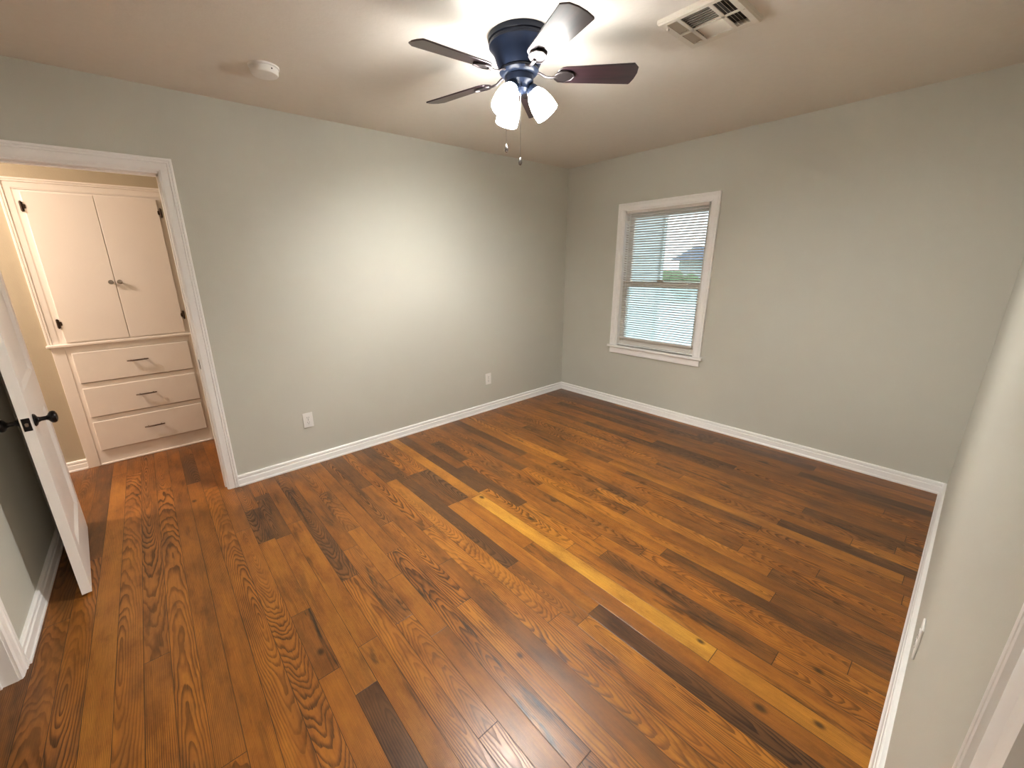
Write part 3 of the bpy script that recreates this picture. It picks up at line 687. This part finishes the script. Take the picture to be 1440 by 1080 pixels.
# ------------------------------------------------------------------ ceiling vent
def vent():
    x0, x1, y0, y1 = -1.881, -1.565, -2.298, -2.012
    xc, yc = (x0 + x1) / 2, (y0 + y1) / 2
    root = empty('ceiling_vent', (xc, yc, H)); off = Vector((xc, yc, H))
    tag(root, 'cream metal four way air vent on the ceiling', 'vent')
    def bld(mb, n, m=M['ventm'], **k): mb.xf(Matrix.Translation(-off)); return mb.build(n, m, root, **k)
    zt, zb = H, H - .020
    ix0, ix1, iy0, iy1 = x0 + .027, x1 - .043, y0 + .027, y1 - .030
    b = MB()
    # bevelled frame
    def frame(o, i, zo, zi):
        O = [(o[0], o[2]), (o[1], o[2]), (o[1], o[3]), (o[0], o[3])]; I = [(i[0], i[2]), (i[1], i[2]), (i[1], i[3]), (i[0], i[3])]
        for k in range(4):
            k2 = (k + 1) % 4
            b.poly([(*O[k], zo), (*O[k2], zo), (*I[k2], zi), (*I[k], zi)])
    outer = (x0, x1, y0, y1); mid = (x0 + .006, x1 - .006, y0 + .006, y1 - .006); inner = (ix0, ix1, iy0, iy1)
    frame(outer, outer, zt, zb + .006); frame(outer, mid, zb + .006, zb); frame(mid, inner, zb, zb); frame(inner, inner, zb, zt - .002)
    bld(b, 'frame')
    b = MB(); b.poly([(ix0, iy0, zt - .001), (ix1, iy0, zt - .001), (ix1, iy1, zt - .001), (ix0, iy1, zt - .001)]); bld(b, 'duct_opening', M['ventback'])
    # bars: ends, middle
    ya, yb = iy0 + .058, iy1 - .048; xm = (ix0 + ix1) / 2; bw = .007
    b = MB()
    for yy in (ya, yb): b.box((ix0, yy - bw, zb), (ix1, yy + bw, zb + .003))
    b.box((xm - bw, iy0, zb), (xm + bw, iy1, zb + .003)); bld(b, 'divider')
    def louvres(a0, a1, c0, c1, along, tilt, n):
        b = MB(); wv = .016
        for i in range(n):
            f = (i + .5) / n
            if along == 'y':
                x = a0 + (a1 - a0) * f; dx = wv * math.cos(tilt) / 2; dz = wv * math.sin(tilt) / 2
                p = [(x - dx, c0, zb + .009 - dz), (x + dx, c0, zb + .009 + dz), (x + dx, c1, zb + .009 + dz), (x - dx, c1, zb + .009 - dz)]
            else:
                y = c0 + (c1 - c0) * f; dy = wv * math.cos(tilt) / 2; dz = wv * math.sin(tilt) / 2
                p = [(a0, y - dy, zb + .009 - dz), (a0, y + dy, zb + .009 + dz), (a1, y + dy, zb + .009 + dz), (a1, y - dy, zb + .009 - dz)]
            nrm = (Vector(p[1]) - Vector(p[0])).cross(Vector(p[3]) - Vector(p[0])).normalized() * .0007
            b.prism(p, nrm)
        bld(b, 'louvres')
    louvres(ix0, xm - bw, ya + bw, yb - bw, 'y', R(40), 7)
    louvres(xm + bw, ix1, ya + bw, yb - bw, 'y', R(-42), 8)
    for xa, xb in ((ix0, xm - bw), (xm + bw, ix1)):
        louvres(xa, xb, iy0, ya - bw, 'x', R(48), 4); louvres(xa, xb, yb + bw, iy1, 'x', R(-48), 4)
    b = MB(); b.box((ix0 + .02, y1 - .026, zb - .010), (ix0 + .032, y1 - .018, zb), .002); bld(b, 'damper_lever')
    for yy in (y0 + .013, y1 - .013):
        b = MB(); b.lathe([(.004, 0), (.0035, -.0015), (0, -.002)], (xc, yy, zb), (0, 0, 1), 10); bld(b, 'screw')
vent()

# ------------------------------------------------------------------ ceiling fan
FX, FY = -2.252, -1.575
def fan():
    root = empty('ceiling_fan', (FX, FY, H))
    tag(root, 'dark hugger ceiling fan with five blades and three lit glass shades', 'ceiling fan')
    b = MB(); b.lathe([(0, 0), (.136, 0), (.136, -.020), (.131, -.024), (.131, -.029), (.134, -.032), (.134, -.040), (.128, -.046), (.119, -.056), (.117, -.060), (.113, -.064), (.108, -.078), (.100, -.100), (.092, -.116), (.086, -.124), (0, -.124)], seg=56)
    b.build('motor_housing', M['housing'], root, smooth=True)
    b = MB(); b.lathe([(0, -.124), (.074, -.124), (.086, -.128), (.088, -.136), (.078, -.147), (.066, -.150), (0, -.150)], seg=48); b.build('flywheel', M['housing'], root, smooth=True)
    b = MB(); b.lathe([(0, -.150), (.060, -.150), (.064, -.153), (.064, -.176), (.060, -.181), (.050, -.190), (.046, -.196), (.046, -.206), (.030, -.216), (.010, -.220), (0, -.220)], seg=40); sw = b.build('switch_housing', M['housing'], root, smooth=True)
    # blades
    zb = -.150
    proto = None
    for ang in BLADES:
        if proto is None:
            e = MB(); n = 9; pts = []
            r0, r1, w0, w1 = .165, .528, .050, .066
            for i in range(n):                       # rounded root
                a = R(90 + 180 * i / (n - 1)); pts.append((r0 + .040 + .040 * math.cos(a), w0 * math.sin(a)))
            tip = [(r1 - .030, -w1), (r1 - .006, -w1 * .62), (r1, -w1 * .1), (r1 - .003, w1 * .45), (r1 - .012, w1 * .93), (r1 - .018, w1)]
            pts += tip
            vs = [Vector((x, y, 0)) for x, y in pts]
            e.prism(vs, (0, 0, .006))
            bmesh.ops.bevel(e.bm, geom=[ed for ed in e.bm.edges if abs(ed.verts[0].co.z - ed.verts[1].co.z) < 1e-5], offset=.0015, segments=1, affect='EDGES')
            e.xf(Matrix.Rotation(R(PITCHB), 4, 'X'))
            bl = e.build('blade', M['blade'], root)
            k = MB()
            k.tube([(.066, 0, .014), (.092, 0, .010), (.118, 0, -.004), (.145, 0, -.0075), (.172, 0, -.0045)], [.011, .009, .008, .008, .009], 10, .6)
            # spade shaped plate with a raised rim
            sp = [(.160, .012), (.178, .030), (.205, .034), (.236, .022), (.248, 0), (.236, -.022), (.205, -.034), (.178, -.030), (.160, -.012)]
            k2 = MB(); k2.prism([Vector((x, y, -.005)) for x, y in sp], (0, 0, .0045)); k2.xf(Matrix.Rotation(R(PITCHB), 4, 'X'))
            me2 = bpy.data.meshes.new('tmp'); k2.bm.to_mesh(me2); k2.bm.free(); k.bm.from_mesh(me2)
            rim = [Matrix.Rotation(R(PITCHB), 3, 'X') @ Vector((x, y, -.0055)) for x, y in sp]
            k.tube(rim, .0035, 8)
            br = k.build('blade_bracket', M['bracket'], bl, smooth=True)
            proto = (bl, br)
        else:
            bl = proto[0].copy(); C.objects.link(bl); bl.parent = root
            br = proto[1].copy(); C.objects.link(br); br.parent = bl
        bl.location = (0, 0, zb); bl.rotation_euler = (0, 0, R(ang))
    # light kit
    for az in (-46, 74, 194):
        a = R(az); d = Vector((math.cos(a), math.sin(a), 0)); tilt = R(36)
        ax = (d * math.sin(tilt) + Vector((0, 0, -1)) * math.cos(tilt)).normalized()
        o0 = Vector((0, 0, -.188)) + d * .046
        b = MB(); b.tube([Vector((0, 0, -.178)) + d * .030, o0 + ax * .012], .012, 10); b.lathe([(.012, .004), (.020, .008), (.026, .016), (.029, .026), (.029, .034), (0, .034)], o0, ax, 24)
        hd = b.build('lamp_holder', M['housing'], root, smooth=True)
        b = MB(); pr = [(.026, .026), (.031, .036), (.040, .052), (.047, .072), (.0510, .094), (.0530, .112), (.0535, .130), (.0530, .144)]
        b.lathe(pr + [(r - .002, h) for r, h in reversed(pr)], o0, ax, 32, cap=False); b.build('lamp_shade', M['shade'], root, smooth=True)
        b = MB(); c_ = o0 + ax * .085; b.ball(c_, .026, 16, 10); b.build('bulb', M['bulb'], hd, smooth=True)
    for az, r_, z1 in ((176, .074, -.455), (-126, .052, -.512)):
        a = R(az); x, y = r_ * math.cos(a), r_ * math.sin(a)
        b = MB(); b.tube([(x * .8, y * .8, -.165), (x, y, -.172), (x, y, z1 + .02)], .0011, 6); ch = b.build('pull_chain', M['chain'], root)
        b = MB(); b.lathe([(0, .024), (.0024, .022), (.0035, .018), (.0070, .011), (.0088, .003), (.0075, -.005), (.0035, -.009), (0, -.0095)], (x, y, z1), (0, 0, 1), 16)
        b.build('pull_knob', M['chain'], ch, smooth=True)
BLADES = [104.6, 176.6, 248.6, 320.6, 32.6]
PITCHB = -13.5
fan()

# ------------------------------------------------------------------ hallway lamp (out of view round the corner, lights the cabinet)
def hall_lamp():
    root = empty('hall_ceiling_lamp', (-5.30, 0.60, H))
    tag(root, 'round warm flush mount lamp on the hallway ceiling', 'ceiling lamp')
    b = MB(); b.lathe([(0, 0), (.13, 0), (.13, -.02), (.12, -.026), (0, -.026)], seg=32); b.build('lamp_base', M['nickel'], root, smooth=True)
    m = mat('warm_lamp_glass', (.9, .85, .75), .4, emit=(1.0, .80, .66), estr=HALL_W, mott=.01)
    b = MB(); b.lathe([(.118, -.026), (.112, -.05), (.09, -.075), (.05, -.092), (0, -.097)], seg=32, cap=False); b.build('lamp_bowl', m, root, smooth=True)
hall_lamp()

def fill_lamp():  # added lamp out of view, brightens the room from the camera side
    root = empty('fill_light', (-3.00, YB, 1.86))
    tag(root, 'added warm fill light with globes, unseen behind the near doorway', 'fill light')
    b = MB(); b.box((-.24, 0, -.05), (.24, .03, .05), .006, 2); b.build('fill_bar', M['nickel'], root)
    m = mat('warm_fill_glow', (.9, .85, .75), .4, emit=(1.0, .88, .77), estr=FILL_W, mott=.01)
    for k in range(3):
        b = MB(); b.ball((-.16 + .16 * k, .085, 0), .055, 20, 12); b.build('fill_globe', m, root, smooth=True)
fill_lamp()

# ------------------------------------------------------------------ outdoors, seen through the blind
def outdoors():
    b = MB(); b.box((T, -30, -.45), (45, 30, -.40)); struct(b, 'lawn', M['lawn'], 'grey green lawn outside the window', 'lawn')
    b = MB(); b.box((4.6, -20, -.40), (15.0, 30, -.385)); struct(b, 'driveway', M['drive'], 'pale concrete drive outside the window', 'driveway')
    # wing of the house beside the window
    root = empty('house_wing', (3.2, 1.9, -.4)); tag(root, 'pale sided wall of a house wing seen at the left of the window', 'house')
    off = Vector((3.2, 1.9, -.4))
    b = MB(); z = -.4
    while z < 2.9:
        b.prism([(2.2, 1.10, z), (4.2, 1.10, z), (4.2, 1.115, z + .15), (2.2, 1.115, z + .15)], (0, .8, 0)); z += .15
    b.xf(Matrix.Translation(-off)); b.build('siding', M['siding'], root)
    b = MB(); b.box((4.15, 1.06, -.4), (4.25, 1.16, 2.9)); b.xf(Matrix.Translation(-off)); b.build('corner_board', M['siding'], root)
    b = MB(); b.box((2.1, .8, 2.9), (4.5, 2.1, 3.02)); b.xf(Matrix.Translation(-off)); b.build('eave', M['white'], root)
    # house across the drive
    root = empty('neighbour_house', (32, 10, -.4)); tag(root, 'low house with a blue grey roof across the drive', 'house')
    off = Vector((32, 10, -.4))
    b = MB(); b.box((29.5, 4.0, -.4), (36, 13.0, 1.5)); b.xf(Matrix.Translation(-off)); b.build('house_wall', M['siding'], root)
    b = MB(); b.prism([(29.0, 3.5, 1.5), (36.5, 3.5, 1.5), (32.7, 3.5, 2.5)], (0, 10, 0)); b.xf(Matrix.Translation(-off)); b.build('roof', M['roof'], root)
    for yy in (6.0, 9.4):
        b = MB(); b.box((29.45, yy, .2), (29.52, yy + 1.2, 1.2)); b.xf(Matrix.Translation(-off)); b.build('house_window', M['roof'], root)
    # clipped hedge in front of it
    rnd = random.Random(4); b = MB()
    for i in range(70):
        y = 2 + i * .19; b.ball((16.3 + rnd.uniform(-.2, .2), y, .45 + rnd.uniform(-.7, .2)), rnd.uniform(.30, .46), 8, 6)
    hg = b.build('hedge', M['leaf']); tag(hg, 'low green hedge beyond the drive', 'hedge')
    root = empty('yard_tree', (20.0, 13.5, -.4)); tag(root, 'leafy tree beyond the hedge', 'tree')
    b = MB(); b.tube([(0, 0, 0), (.05, 0, 1.2), (0, .1, 2.4)], [.16, .13, .10], 10); b.build('trunk', M['bark'], root)
    b = MB()
    for i in range(60):
        a = rnd.uniform(0, 6.28); rr = rnd.uniform(0, 1.2); b.ball((rr * math.cos(a), rr * math.sin(a), 2.9 + rnd.uniform(-.8, 1.1)), rnd.uniform(.25, .5), 8, 6)
    b.build('crown', M['leaf'], root)
outdoors()
